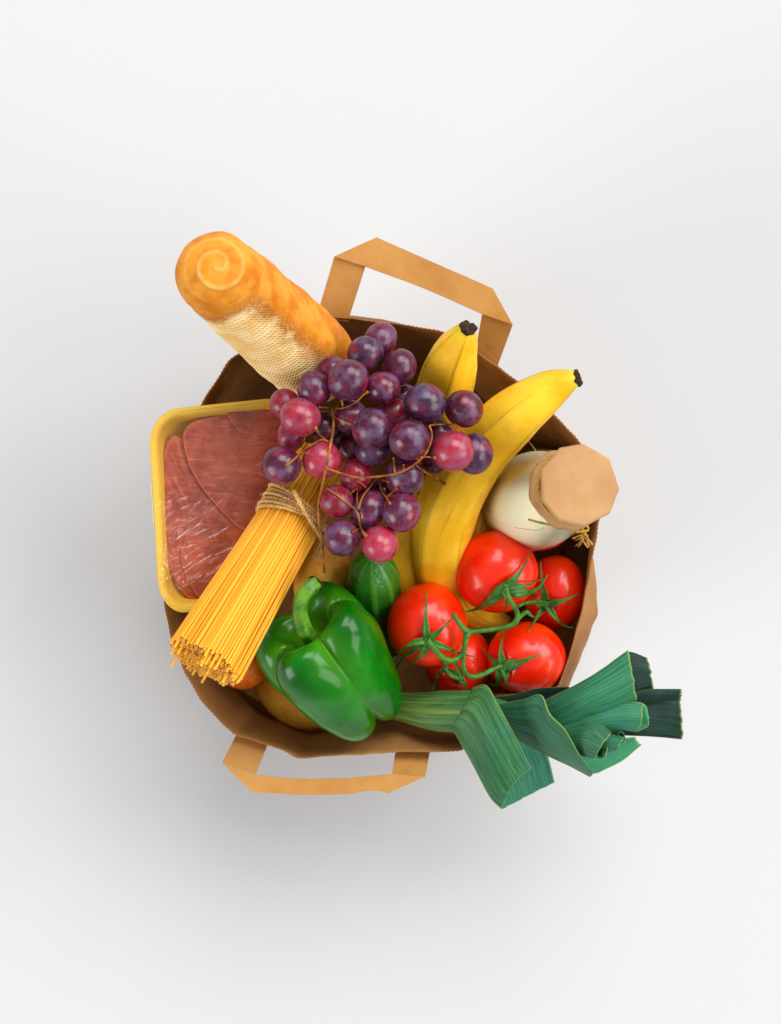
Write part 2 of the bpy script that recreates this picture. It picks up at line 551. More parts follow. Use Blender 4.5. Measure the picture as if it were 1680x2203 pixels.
NB = 1320
both = resample_closed([a + b for a, b in RIM], NB, 16)
rim_px, low_px = both[:, :2], both[:, 2:]
cen = np.array([820.0, 1150.0])
base_px = cen + (rim_px - cen) * 0.86
for _ in range(900):
    base_px = (np.roll(base_px, 1, 0) + 2 * base_px + np.roll(base_px, -1, 0)) / 4
levels = [0.0, 0.03, 0.06, 0.12, 0.2, 0.3, 0.42, 0.56, 0.7, 0.85, 1.0, 1.3, 1.7, 2.1, 2.5, 2.8, 3.0, 3.16]   # in units of 6 cm below the rim
rings = []
for li, L in enumerate(levels):
    z = ZR - 0.06 * L
    if L <= 1:
        lip = 5.0 * math.exp(-L / 0.05)                 # the cut edge flares a little
        px = rim_px * (1 - L) + low_px * L
        px = px + lip * (px - cen) / np.linalg.norm(px - cen, axis=1)[:, None]
    else:
        k = (L - 1) / (levels[-1] - 1)
        k2 = k * k * (3 - 2 * k)
        k2 = min(1.0, k2 * 1.6)
        px = low_px * (1 - k2) + base_px * k2
    m = mpp(z)
    ring = np.stack([(px[:, 0] - 840) * m, (1101 - px[:, 1]) * m, np.full(NB, z)], 1)
    for i in range(NB):
        w = min(1.0, L * 2.5)
        d = fbm(ring[i], 14, 3, 3.1) * 0.0035 * w + fbm(ring[i], 50, 2, 9.0) * 0.0008
        ring[i, :2] += d * unit(ring[i, :2] - np.array([0, 0]))
    if li == 0:
        tooth = np.abs(((np.arange(NB) / 4.0) % 1.0) - 0.5) * 2          # pinked edge, one tooth per four vertices
        ring[:, 2] += (tooth - 0.5) * 0.0008
        ring[:, :2] += (tooth - 0.5)[:, None] * 0.00045 * (ring[:, :2] / np.linalg.norm(ring[:, :2], axis=1)[:, None])
    rings.append(ring)
bag = thing("paper_bag", (0, 0, GZ), "open brown kraft paper bag standing upright, packed with groceries", "paper bag")
mb = MB()
mb.grid(np.array(rings)[::-1], closed=True, caps=(True, False))
wall = mb.obj("bag_wall", M['kraft'], bag)
sol = wall.modifiers.new("thickness", 'SOLIDIFY')
sol.thickness = 0.0006
sol.offset = 0

def strap_piece(mb, quad, z0, z1, nu=24, nv=8, thick=0.0009, wob=0.0007, curve=0.0, seed=0.0):
    """a flat strip of doubled paper between edge A (list of px) and edge B (list of px)"""
    A = np.array(quad[0], float)
    B = np.array(quad[1], float)
    A = spline(np.c_[A, np.zeros(len(A))], nu)[:, :2] if len(A) > 2 else np.array([A[0] * (1 - t) + A[1] * t for t in np.linspace(0, 1, nu)])
    B = spline(np.c_[B, np.zeros(len(B))], nu)[:, :2] if len(B) > 2 else np.array([B[0] * (1 - t) + B[1] * t for t in np.linspace(0, 1, nu)])
    top = np.zeros((nu, nv, 3))
    for i in range(nu):
        t = i / (nu - 1)
        for j in range(nv):
            s = j / (nv - 1)
            p = A[i] * (1 - s) + B[i] * s
            z = z0 * (1 - t) + z1 * t + curve * math.sin(math.pi * t)
            q = V(p[0], p[1], z)
            q[2] += wob * fbm(q, 45, 2, seed)
            top[i, j] = q
    bot = top.copy()
    bot[:, :, 2] -= thick
    ring = np.concatenate([top, bot[:, ::-1]], axis=1)
    mb.grid(ring, closed=True, caps=(True, True))

mb = MB()     # far handle
strap_piece(mb, ([(681,681),(719,551)], [(748,692),(786,573)]), 0.254, 0.268, seed=1)
strap_piece(mb, ([(719,551),(810,510),(1060,620),(1103,698)][0:2], [(786,573),(812,583)]), 0.2705, 0.2715, nu=10, seed=2)
strap_piece(mb, ([(810,510),(935,565),(1060,620)], [(812,583),(905,617),(1003,660)]), 0.2715, 0.2715, wob=.0009, seed=2)
strap_piece(mb, ([(1060,620),(1103,698)], [(1003,660),(1037,675)]), 0.2715, 0.2705, nu=10, seed=2)
strap_piece(mb, ([(1037,675),(1020,769)], [(1103,698),(1066,799)]), 0.268, 0.243, seed=4)
mb.obj("handle", M['strap'], bag, smooth=False)
mb = MB()     # near handle
strap_piece(mb, ([(514,1568),(478,1640)], [(582,1586),(550,1665)]), 0.240, 0.263, seed=5)
strap_piece(mb, ([(478,1641),(541,1703)], [(550,1666),(552,1667)]), 0.2652, 0.2655, nu=10, seed=6)
strap_piece(mb, ([(541,1703),(640,1709),(740,1708),(800,1700),(835,1706)], [(551,1666),(640,1675),(740,1674),(800,1669),(843,1665)]), 0.2655, 0.2655, nu=40, seed=6)
strap_piece(mb, ([(835,1706),(915,1670)], [(842,1665),(843,1664)]), 0.2655, 0.2652, nu=10, seed=6)
strap_piece(mb, ([(843,1664),(853,1602)], [(915,1670),(927,1602)]), 0.263, 0.240, seed=7)
mb.obj("handle", M['strap'], bag, smooth=False)

# ------------------------------------------------------------------ bread
def build_bread():
    C0, C1 = V(468, 590, 0.43), V(668, 770, 0.292)
    r0, r1 = 0.0286, 0.0345
    ax = unit(C1 - C0)
    L = np.linalg.norm(C1 - C0)
    e1 = unit(np.array([0, 0, 1.0]) - ax * ax[2])      # faces the camera
    e2 = np.cross(ax, e1)
    if e2[0] > 0: e2 = -e2                              # towards the lower left of the picture
    n, m = 260, 220
    a0, a1 = np.linspace(0, 1, 90), np.linspace(0, 1, 60)
    s, r = [], []
    for t in a0[:-1]:
        a = t * math.pi / 2
        s.append(-r0 * math.cos(a)); r.append(r0 * math.sin(a) ** 0.95)
    for t in np.linspace(0, 1, n - 90 - 60 + 2)[:-1]:
        s.append(L * t); r.append(r0 + (r1 - r0) * math.sin(t * math.pi / 2))
    for t in a1:
        a = t * math.pi / 2
        s.append(L + 1.15 * r1 * math.sin(a)); r.append(r1 * math.cos(a))
    s, r = np.array(s), np.maximum(np.array(r), 1e-5)
    n = len(s)
    th = np.arange(m) / m * 2 * np.pi
    d = e1[None] * np.cos(th)[:, None] + e2[None] * np.sin(th)[:, None]
    G = C0 + s[:, None, None] * ax + r[:, None, None] * d[None]
    pole = unit(V(466, 570, C0[2] + 0.027) - C0)
    p1 = unit(np.cross(pole, [0, 1, 0])); p2 = np.cross(pole, p1)
    pale = np.zeros((n, m)); sw = np.zeros((n, m))
    for i in range(n):
        along = np.clip((s[i] + 0.004) / 0.030, 0, 1)
        for j in range(m):
            q = G[i, j]
            # print of the baking mesh: strongest on the lower-left flank
            f = 0.5 + 0.5 * math.cos(th[j] - 1.10)
            pale[i, j] = along * along * (3 - 2 * along) * max(0, min(1, (f - 0.52) / 0.42))
            dd = q - C0
            k = 0.0
            if s[i] < 0.02:
                u = unit(dd)
                ang = math.acos(max(-1, min(1, float(u.dot(pole)))))
                psi = math.atan2(float(u.dot(p2)), float(u.dot(p1)))
                turns = ang / math.radians(25) - psi / (2 * math.pi)
                w = abs(turns - round(turns))
                amp = max(0, min(1, (math.radians(62) - ang) / math.radians(24)))
                k = amp * math.exp(-(w / 0.145) ** 2) * (0.75 + 0.6 * fbm(q, 90, 2, .4))
                sw[i, j] = k
            nn = fbm(q, 40, 3, 1.7)
            G[i, j] = q + unit(dd - ax * np.clip(float(dd.dot(ax)), 0, L)) * (0.0016 * k - 0.0004 * (sw[i, j] > 0) + 0.0012 * nn)
    mb = MB()
    mb.grid(G, closed=True, caps=(False, False))
    o = mb.obj("bread_loaf", M['bread'], origin=C1)
    for nme, arr in (("pale", pale), ("swirl", sw)):
        at = o.data.attributes.new(nme, 'FLOAT', 'POINT')
        at.data.foreach_set("value", arr.reshape(-1).astype(np.float32))
    tag(o, "golden loaf of bread with a spiral end leaning out of the bag", "bread")
build_bread()

# ------------------------------------------------------------------ meat tray
TR = thing("meat_tray", V(500, 1090, 0.262), "yellow foam tray of raw meat slices under cling film", "meat tray")
TC = dict(tl=(318, 884, 0.296), tr=(636, 851, 0.276), br=(606, 1298, 0.270), bl=(344, 1322, 0.296))
def tray_pt(u, v, dz=0.0):
    """u,v in 0..1 across the rim plane (v downwards)"""
    a = [np.array(TC[k], float) for k in ('tl', 'tr', 'br', 'bl')]
    p = (a[0] * (1 - u) + a[1] * u) * (1 - v) + (a[3] * (1 - u) + a[2] * u) * v
    q = V(*p)
    q[2] += dz
    return q
def rrect(inset, rad, n=160):
    """rounded rectangle in tray metres -> (u,v)"""
    W, Hh = 0.128, 0.160
    w, h = W - 2 * inset, Hh - 2 * inset
    r = max(rad - inset, 0.004)
    pts = []
    per = n // 4
    for (cx, cy, a0) in ((w - r, h - r, 0), (r, h - r, 90), (r, r, 180), (w - r, r, 270)):
        for k in range(per):
            a = math.radians(a0 + 90 * k / (per - 1))
            pts.append((cx + r * math.cos(a) + inset, cy + r * math.sin(a) + inset))
    return [(x / W, y / Hh) for x, y in pts]
prof = [(0.010, -0.026), (0.0075, -0.020), (0.004, -0.006), (0.0015, -0.0035), (0.0, -0.002), (0.0, 0.0), (0.0010, 0.0014), (0.0030, 0.0018),
        (0.0056, 0.0014), (0.0070, -0.0005), (0.0082, -0.005), (0.0105, -0.014), (0.0135, -0.0185), (0.020, -0.020), (0.036, -0.020), (0.058, -0.020)]
G = np.array([[tray_pt(u, v, dz) for (u, v) in rrect(i, 0.027)] for i, dz in prof])
mb = MB(); mb.grid(G, closed=True, caps=(True, True))
mb.obj("foam_tray", M['tray'], TR)

def slab(outline, zf, thick, mat, seed, name="meat_slice"):
    """a rounded slab over a px outline; zf(px,py) gives its top height"""
    O = resample_closed(outline, 140, 5)
    c = O.mean(axis=0)
    rings, ed = [], []
    for k, dz, e in ((0.985, -1.0, 1), (1.0, -0.6, 1), (1.0, -0.28, 1), (0.992, -0.12, 1), (0.978, -0.03, .8), (0.955, 0.0, .4), (0.9, 0.04, .1), (0.8, 0.06, 0), (0.65, 0.06, 0), (0.45, 0.05, 0), (0.25, 0.05, 0), (0.06, 0.05, 0)):
        P = c + (O - c) * k
        ring = []
        for p in P:
            z = zf(p[0], p[1])
            q = V(p[0], p[1], z)
            q[2] += dz * thick + 0.0016 * fbm(q, 55, 3, seed) + 0.0006 * fbm(q, 200, 2, seed)
            ring.append(q)
        rings.append(ring); ed.append([e] * len(ring))
    mb = MB(); mb.grid(np.array(rings)[:, ::-1], closed=True, caps=(False, True), attr=np.array(ed)[:, ::-1])
    return mb.obj(name, mat, TR, attr_name="edge")
def zz(a, b): return (300 + .2521 * a, 829.4 + .2521 * b)
def trz(px, py): return 0.296 - (px - 330) / 300 * 0.023
slab([zz(*p) for p in [(270,400),(200,560),(212,800),(172,1000),(182,1250),(232,1500),(320,1720),(430,1842),(760,1830),(1000,1500),(900,1150),(650,900),(480,640),(400,480),(340,430)]],
     lambda x, y: trz(x, y) - 0.0085, 0.010, M['meat'], 1.0)
slab([zz(*p) for p in [(640,1010),(820,1210),(1060,1100),(1170,1300),(1080,1700),(800,1880),(480,1800),(390,1640),(330,1430),(420,1250)]],
     lambda x, y: trz(x, y) - 0.0062, 0.010, M['meat'], 5.0)
slab([zz(*p) for p in [(372,372),(440,300),(720,238),(1080,192),(1200,215),(1250,420),(1220,900),(1100,1250),(850,1230),(700,1080),(600,965),(500,835),(430,710),(388,570),(360,440)]],
     lambda x, y: trz(x, y) - 0.0035, 0.009, M['meat'], 2.0)
slab([zz(*p) for p in [(735,226),(1000,176),(1150,190),(1220,330),(1150,430),(960,412),(860,400),(800,330)]],
     lambda x, y: trz(x, y) - 0.0008, 0.006, M['meat'], 3.0)
# cling film stretched over the rim, creased
nu, nv = 300, 370
ridges = []
for _ in range(100):
    u = rng.uniform(0.02, 0.55); v = rng.uniform(0.45, 0.90)
    ridges.append((u, v, math.radians(-25 + rng.normal(0, 7)), rng.uniform(0.02, 0.13), rng.uniform(0.0007, 0.0016), rng.uniform(0.0002, 0.0007)))
for _ in range(26):
    u = rng.uniform(0.05, 0.95); v = rng.uniform(0.05, 0.5)
    ridges.append((u, v, math.radians(-3 + rng.normal(0, 8)), rng.uniform(0.05, 0.25), rng.uniform(0.001, 0.002), rng.uniform(0.0001, 0.0003)))
for _ in range(26):
    u = rng.uniform(0.03, 0.22); v = rng.uniform(0.70, 0.97)
    ridges.append((u, v, math.radians(66 + rng.normal(0, 12)), rng.uniform(0.02, 0.08), rng.uniform(0.0006, 0.0012), rng.uniform(0.0002, 0.0007)))
U, Wv = np.meshgrid(np.linspace(0.018, 0.982, nu), np.linspace(0.016, 0.984, nv))
hz = np.zeros_like(U)
for (u, v, a, ln, wd, h) in ridges:
    dx, dy = (U - u) * 0.128, (Wv - v) * 0.160
    al = dx * math.cos(a) + dy * math.sin(a)
    ac = -dx * math.sin(a) + dy * math.cos(a)
    hz += h * np.exp(-(al / (ln * 0.16)) ** 2 - (ac / wd) ** 2)
F = np.zeros((nv, nu, 3))
for i in range(nv):
    for j in range(nu):
        u, v = U[i, j], Wv[i, j]
        # clamp into the rounded corners
        W, Hh, r = 0.128, 0.160, 0.026
        x, y = u * W, v * Hh
        cx, cy = min(max(x, r), W - r), min(max(y, r), Hh - r)
        d = math.hypot(x - cx, y - cy)
        if d > r - 0.003:
            x, y = cx + (x - cx) * (r - 0.003) / d, cy + (y - cy) * (r - 0.003) / d
        F[i, j] = tray_pt(x / W, y / Hh, 0.0032 + hz[i, j])
mb = MB(); mb.grid(F, closed=False)
mb.obj("cling_film", M['film'], TR)
# white sticker folded round the left edge of the tray
L = np.array([[tray_pt(-0.004 - 0.012 * (1 - a), 0.36 + 0.20 * b, -0.010 * (1 - a) - 0.001) for a in np.linspace(0, 1, 5)] for b in np.linspace(0, 1, 12)])
mb = MB(); mb.grid(L, closed=False)
lb = mb.obj("label", M['label'], TR)
lb.modifiers.new("thickness", 'SOLIDIFY').thickness = 0.0005

# ------------------------------------------------------------------ spaghetti
SP = thing("spaghetti_bundle", V(628, 1110, 0.28), "bundle of dry yellow spaghetti tied with jute twine", "spaghetti")
A_end, A_neck, A_far = V(441, 1424, 0.346), V(630, 1106, 0.307), V(712, 968, 0.288)
ax = unit(A_neck - A_end)
sd = unit(np.cross(ax, [0, 0, 1]))
un = np.cross(sd, ax)
sm = MB()
Lref = 1.0
sm.grid(np.array([[(math.cos(t) * 1, math.sin(t) * 1, z) for t in np.arange(8) / 8 * 2 * math.pi] for z in (0, 1)]), closed=True, caps=(True, True))
proto = sm.obj("spaghetti_strand", M['pasta'], None)
smesh = proto.data
COL.objects.unlink(proto); bpy.data.objects.remove(proto)
R_n, N_ST, N_PART = 0.0234, 560, 300
strand_r = 0.00106
strands = []
for i in range(N_ST):                          # sunflower packing of the cross-section
    rr = R_n * math.sqrt((i + 0.5) / N_ST)
    th = i * 2.399963
    a, b = rr * math.cos(th), rr * math.sin(th)
    fl = 1.22
    ja, jb = rng.normal(0, 0.0009, 2)
    pn = A_neck + sd * a + un * b * 0.84
    pe = A_end + sd * (a * fl + ja) + un * (b * fl * 0.74 + jb)
    d = unit(pe - pn)
    ext = rng.normal(0, 0.0011) + (rng.uniform(0.003, 0.012) if (rng.random() < 0.05) else 0) - 0.007 * (b / R_n)
    strands.append((b + 0.4 * rr, pn - d * 0.052, pe + d * ext))
strands.sort(key=lambda q: -q[0])              # the upper and outer ones show; they are parts of their own
for _, p0, p1 in strands[:N_PART]:
    o = bpy.data.objects.new("spaghetti_strand", smesh)
    COL.objects.link(o)
    o.parent = SP
    v = Vector(p1 - p0)
    q = v.to_track_quat('Z', 'Y')
    o.matrix_local = Matrix.Translation(Vector(p0 - OFF[SP])) @ q.to_matrix().to_4x4() @ Matrix.Diagonal((strand_r, strand_r, v.length, 1))
mb = MB()
for _, p0, p1 in strands[N_PART:]:
    mb.grid(sweep(np.array([p0, p0 * .5 + p1 * .5, p1]), strand_r, 7))
core = mb.obj("spaghetti_core", M['pasta_core'], SP)
tag(core, kind='stuff')
# jute twine: wraps of two-ply cord with loose fibres
def cord(mb, path, r, ply=2, pitch=0.006, m=6, phase=0.0, fuzz=0):
    T, N, B = frames(path)
    seg = np.concatenate([[0], np.cumsum(np.linalg.norm(np.diff(path, axis=0), axis=1))])
    for p in range(ply):
        ph = seg / pitch * 2 * math.pi + p * 2 * math.pi / ply + phase
        c = path + (N * np.cos(ph)[:, None] + B * np.sin(ph)[:, None]) * r * 0.5
        mb.grid(sweep(c, r * 0.62, m))
    for _ in range(fuzz):
        i = rng.integers(1, len(path) - 1)
        d = unit(T[i] * rng.normal(0, 1) + N[i] * rng.normal(0, 0.7) + B[i] * rng.normal(0, 0.7))
        q0 = path[i] + unit(N[i] * rng.normal() + B[i] * rng.normal()) * r * 0.8
        ln = rng.uniform(0.003, 0.008)
        mb.grid(sweep(spline([q0, q0 + d * ln * 0.5 + rng.normal(0, 0.0006, 3), q0 + d * ln], 5), [0.00012, .00012, .0001, .00009, .00005], 4))
mb = MB()
Rt = R_n + 0.0022
for w in range(6):
    offs = -0.0055 + 0.0024 * w
    turn = np.linspace(0, 2 * math.pi, 150)
    lay = 0.0009 * (w % 2)
    tilt = 0.006 - 0.0018 * w
    path = np.array([A_neck + ax * (offs + tilt * math.cos(t - 0.2) + 0.0024 * t / (2 * math.pi)) + (sd * math.cos(t) + un * 0.92 * math.sin(t)) * (Rt + lay) for t in turn])
    cord(mb, path, 0.00135, phase=w, fuzz=26)
tw = mb.obj("twine", M['twine'], SP)
mb = MB()      # the loose end lying across the wraps, and a frayed tail below
cord(mb, spline(VP([(632,1053,.338),(645,1082,.338),(662,1112,.334),(682,1142,.325),(694,1165,.312)]), 40), 0.0016, fuzz=24)
for _ in range(46):
    a = V(694 + rng.normal(0, 2.5), 1160 + rng.normal(0, 5), .312)
    b = V(684 + rng.normal(0, 6), 1192 + rng.normal(0, 6), .298)
    mb.grid(sweep(spline([a, (a + b) / 2 + rng.normal(0, .0008, 3), b], 6), 0.00022, 4))
mb.obj("twine_end", M['twine'], tw)

# ------------------------------------------------------------------ bananas
def banana(path_px, rad_px, label, tip_first=True, seed=0.0, rot=0.3, dark_end=True):
    ctrl = VP(path_px)
    rm = np.array([r * mpp(p[2]) for r, p in zip(rad_px, path_px)])
    P = spline(np.c_[ctrl, rm], 90)
    path, rad = P[:, :3], P[:, 3]
    shape = lambda t: 1 + 0.042 * math.cos(5 * (t + rot)) + 0.012 * math.cos(10 * (t + rot))
    Gd = sweep(path, rad, 60, shape)
    n, m, _ = Gd.shape
    rid = np.zeros((n, m))
    for j in range(m):
        rid[:, j] = max(0, math.cos(5 * (j / m * 2 * math.pi + rot))) ** 10
    for i in range(n):
        for j in range(m):
            Gd[i, j] += unit(Gd[i, j] - path[i]) * 0.0007 * fbm(Gd[i, j], 35, 2, seed)
    base = path[len(path) // 2].copy(); base[2] -= rad.max()
    t = thing("banana", base, label, "banana")
    mb = MB(); mb.grid(Gd, closed=True, caps=(True, True), attr=rid)
    mb.obj("peel", M['banana'], t, attr_name="ridge")
    if dark_end:
        d = unit(path[0] - path[3])
        pe = np.array([path[0] - d * 0.0014, path[0] + d * 0.0012, path[0] + d * 0.0022, path[0] + d * 0.0026])
        Ge = sweep(pe, np.array([1.03, 1.06, 0.96, 0.70]) * rad[0], 28, lambda t: 1 + 0.06 * math.sin(3 * t + 1) + 0.05 * math.sin(7 * t))
        for i in range(4):
            for j in range(28):
                Ge[i, j] += 0.0012 * fbm(Ge[i, j], 260, 3, seed) * np.array([1, 1, 1])
        mb = MB(); mb.grid(Ge, closed=True, caps=(True, True))
        mb.obj("stem_end", M['burnt'], t, smooth=False)
    return t
banana([(1006,707,.356),(996,727,.348),(975,770,.330),(957,830,.306),(945,900,.275),(942,980,.235)],
       [18,33,53,60,60,52], "upright banana with a broad black tip behind the grapes at the far rim", seed=1.0)
banana([(1240,814,.356),(1222,820,.354),(1180,842,.344),(1110,893,.328),(1034,970,.304),(975,1065,.284),(948,1165,.262),(960,1250,.235),(1010,1310,.212),(1086,1346,.196)],
       [17,27,44,58,65,68,64,57,44,22], "long curved banana lying between the grapes and the milk bottle", seed=2.0, rot=1.15)
banana([(880,1060,.246),(866,1130,.246),(868,1210,.240),(890,1290,.224),(935,1350,.200)],
       [28,38,40,38,26], "banana mostly hidden under the grapes, right of the cucumber", seed=3.0, dark_end=False, rot=.5)
banana([(1075,1000,.22),(1040,1080,.235),(1020,1150,.236),(1018,1220,.225),(1040,1290,.195)],
       [26,38,40,36,26], "banana only showing as a strip beside the bottle, above the topmost tomato", seed=4.0, dark_end=False, rot=.2)

# ------------------------------------------------------------------ milk bottle
def lathe(T, ax, prof, m=96, fn=None):
    e1 = unit(np.cross(ax, [0, 1, 0])); e2 = np.cross(ax, e1)
    G = np.zeros((len(prof), m, 3))
    for i, (s, r) in enumerate(prof):
        for j in range(m):
            a = j / m * 2 * math.pi
            rr, ss = (r, s) if fn is None else fn(i, a, r, s)
            G[i, j] = T + ax * ss + (e1 * math.cos(a) + e2 * math.sin(a)) * rr
    return G
bt_top, bt_mid = V(1247, 1043, 0.372), V(1106, 1092, 0.20)
bax = unit(bt_mid - bt_top)
BT = thing("milk_bottle", bt_top + bax * 0.295, "glass bottle of milk with a kraft paper cap tied with string", "bottle")
bp = spline([(s, r, 0) for s, r in [(0.002, 0.0225), (0.015, 0.0232), (0.030, 0.0236), (0.046, 0.0260), (0.066, 0.0325), (0.088, 0.0385), (0.112, 0.0408), (0.15, 0.0412), (0.275, 0.0412), (0.290, 0.039), (0.295, 0.03)]], 90)
mb = MB(); mb.grid(lathe(bt_top, bax, [(p[0], p[1]) for p in bp]), closed=True, caps=(True, True))
mb.obj("glass", M['glass'], BT)
mb = MB(); mb.grid(lathe(bt_top, bax, [(min(p[0] + 0.003, 0.291), p[1] - 0.0019) for p in bp]), closed=True, caps=(True, True))
mb.obj("milk", M['milk'], BT)
def capf(i, a, r, s):
    va = [0.1, 0.75, 1.5, 2.15, 2.75, 3.5, 4.25, 4.85, 5.6, 0.1 + 2 * math.pi]
    q = (a - 0.1) % (2 * math.pi) + 0.1
    w0 = max(x for x in va if x <= q + 1e-9); w1 = min(x for x in va if x > q + 1e-9)
    k = 1.045 * math.cos((w1 - w0) / 2) / math.cos(q - (w0 + w1) / 2)
    if i >= 8:      # disc
        return r * k, s + 0.0004 * math.sin(2 * a + 1)
    # skirt
    pl = math.sin(11 * a + 1.3 * math.sin(3 * a)) * (0.0001 if i > 5 else 0.0006 if i > 3 else 0.0012)
    if i == 0:
        return r * (1 + 0.03 * math.sin(5 * a) + 0.02 * math.sin(9 * a + 2)), s + 0.0024 * math.sin(4 * a + 0.5) + 0.001 * math.sin(11 * a)
    return r * (1 + (k - 1) * min(1, i / 6)) + pl, s
cprof = [(0.0270, 0.0300), (0.0235, 0.0285), (0.0195, 0.0266), (0.0160, 0.0255), (0.0130, 0.0254), (0.0095, 0.0266), (0.0050, 0.0281), (0.0018, 0.0288), (0.0004, 0.0282), (-0.0002, 0.0262), (-0.0002, 0.020), (0.0000, 0.012), (0.0, 0.002)]
mb = MB(); mb.grid(lathe(bt_top, bax, cprof, 120, capf), closed=True, caps=(False, True))
pc = mb.obj("paper_cap", M['cap'], BT)
pc.modifiers.new("thickness", 'SOLIDIFY').thickness = 0.0005
mb = MB()
e1 = unit(np.cross(bax, [0, 1, 0])); e2 = np.cross(bax, e1)
for w in range(3):
    path = np.array([bt_top + bax * (0.0140 + 0.0015 * w + 0.0008 * math.sin(a * 2 + w)) + (e1 * math.cos(a) + e2 * math.sin(a)) * (0.0266 + 0.0004 * math.sin(3 * a + w)) for a in np.linspace(0, 2 * math.pi, 90)])
    mb.grid(sweep(path, 0.00075, 6))
def zb(a, b): return ((1120 + .2262 * a) / 1.13333, (960 + .2262 * b) / 1.13333)
def px3(lst): return VP([zb(a, b) + (z,) for a, b, z in lst])
mb.grid(sweep(spline(px3([(740,1352,.334),(860,1385,.334),(1000,1415,.338),(1130,1450,.342),(1280,1478,.345),(1390,1465,.345)]), 40), np.linspace(.0009, .0015, 40), 6, flat=.5))
mb.grid(sweep(spline(px3([(1390,1465,.345),(1385,1430,.347),(1350,1425,.348),(1330,1450,.346),(1350,1500,.340),(1370,1520,.335)]), 30), .0009, 6))
mb.grid(sweep(spline(px3([(900,720,.352),(860,660,.340),(800,580,.325),(760,530,.318),(725,490,.312)]), 30), .00032, 5))
mb.grid(sweep(spline(px3([(600,1440,.318),(700,1455,.322),(830,1470,.326),(905,1450,.330),(900,1435,.331)]), 30), .00022, 5))
for _ in range(14):
    a = (1330 + rng.uniform(-30, 60), 1500 + rng.uniform(-20, 30), .330)
    b = (1230 + rng.uniform(-10, 240), 1560 + rng.uniform(-40, 100), .285 + rng.uniform(-.01, .015))
    c = ((a[0] + b[0]) / 2 + rng.normal(0, 20), (a[1] + b[1]) / 2 + rng.normal(0, 12), .306)
    mb.grid(sweep(spline(px3([a, c, b]), 12), np.linspace(.0005, .0009, 12), 6, flat=.35))
mb.obj("string", M['raffia'], BT)

# ------------------------------------------------------------------ tomatoes on the vine
VT = thing("tomatoes_on_the_vine", V(1070, 1340, 0.20), "five ripe red tomatoes joined by one green vine", "tomatoes")
def zt(a, b): return (794 + .3046 * a, 1112 + .3046 * b)
TOM = [  # zoom centre, z, radii in px (x, y)
    (895, 385, .262, 90, 89), (408, 760, .262, 86, 90), (1312, 530, .220, 68, 80), (1113, 998, .246, 86, 79), (628, 1010, .228, 74, 74)]
tom_c = []
ico = None
def uvball(n=48, m=64, fn=None):
    G = np.zeros((n, m, 3))
    for i in range(n):
        a = math.pi * (i + 0.02) / (n - 0.96)
        for j in range(m):
            b = j / m * 2 * math.pi
            p = np.array([math.sin(a) * math.cos(b), math.sin(a) * math.sin(b), math.cos(a)])
            G[i, j] = fn(p) if fn else p
    return G
def tom_shape(dirc):
    def f(p):
        k = 1 + 0.012 * mnoise.noise(Vector(p * 1.6 + dirc * 5)) + 0.010 * math.cos(5 * math.atan2(p[1], p[0])) * (1 - p[2] ** 2)
        c = float(p.dot(dirc))
        dent = 0.10 * math.exp(-((1 - c) / 0.035))
        return p * (k - dent)
    return f
CALYX = [(958, 492), (408, 872), (1252, 610), (945, 1058), (640, 1135)]
toms = []
for (a, b, z, rx, ry), cal in zip(TOM, CALYX):
    c = V(*zt(a, b), z)
    r = (rx * mpp(z), ry * mpp(z), (rx + ry) / 2 * mpp(z) * 0.92)
    cxy = V(*zt(*cal), z + r[2] * .8)
    d = (cxy - c) / np.array(r); d[2] = 0
    dd = min(np.linalg.norm(d), 0.9)
    dirc = np.array([d[0], d[1], math.sqrt(max(1 - dd * dd, 0.05))]); dirc = unit(dirc)
    mb = MB(); Gt = uvball(48, 64, tom_shape(dirc))
    mb.grid(Gt, closed=True, caps=(True, True))
    o = mb.obj("tomato", M['tomato'], VT)
    for vtx in o.data.vertices:
        vtx.co = Vector(vtx.co) + Vector(OFF[VT])
    o.location = Vector(c - OFF[VT])
    o.scale = r
    toms.append((o, c, np.array(r)))

def ellip_top(items, x, y):
    best = -1
    for c, r in items:
        q = ((x - c[0]) / r[0]) ** 2 + ((y - c[1]) / r[1]) ** 2
        if q < 1:
            best = max(best, c[2] + r[2] * math.sqrt(1 - q))
        elif q < 1.6:
            best = max(best, c[2] - r[2] * 0.1)
    return best
TI = [(c, r) for o, c, r in toms]
def drape(px, lift, z0=.26, items=None, floor=.235):
    z = z0
    for _ in range(4):
        p = V(px[0], px[1], z)
        z = max(ellip_top(items or TI, p[0], p[1]), floor) + lift
    return V(px[0], px[1], z)
SEP = {
 0: [[(1060,400),(1145,245)], [(1080,485),(1150,470),(1215,435)], [(1100,540),(1200,500),(1262,405)], [(900,540),(862,580),(876,640)], [(860,590),(760,650),(665,670)], [(972,600),(945,690)], [(1090,520),(1190,535)]],
 1: [[(398,700),(410,510)], [(480,820),(560,740),(602,700)], [(300,890),(220,945),(190,1025)], [(330,925),(230,1000),(160,1140)], [(395,950),(300,1030),(262,1130)], [(550,925),(660,970),(750,985)]],
 2: [[(1225,500),(1210,310)], [(1380,590),(1490,530)], [(1300,690),(1370,765),(1460,785)], [(1190,700),(1128,805)], [(1130,600),(1050,640)]],
 3: [[(928,930),(960,800)], [(870,1010),(790,910)], [(1080,1020),(1205,970)], [(968,1140),(938,1250)], [(920,1120),(900,1190),(852,1180)]],
 4: [[(672,1180),(688,1245)], [(520,1070),(465,1165),(432,1280)], [(560,1070),(535,1030)]],
}
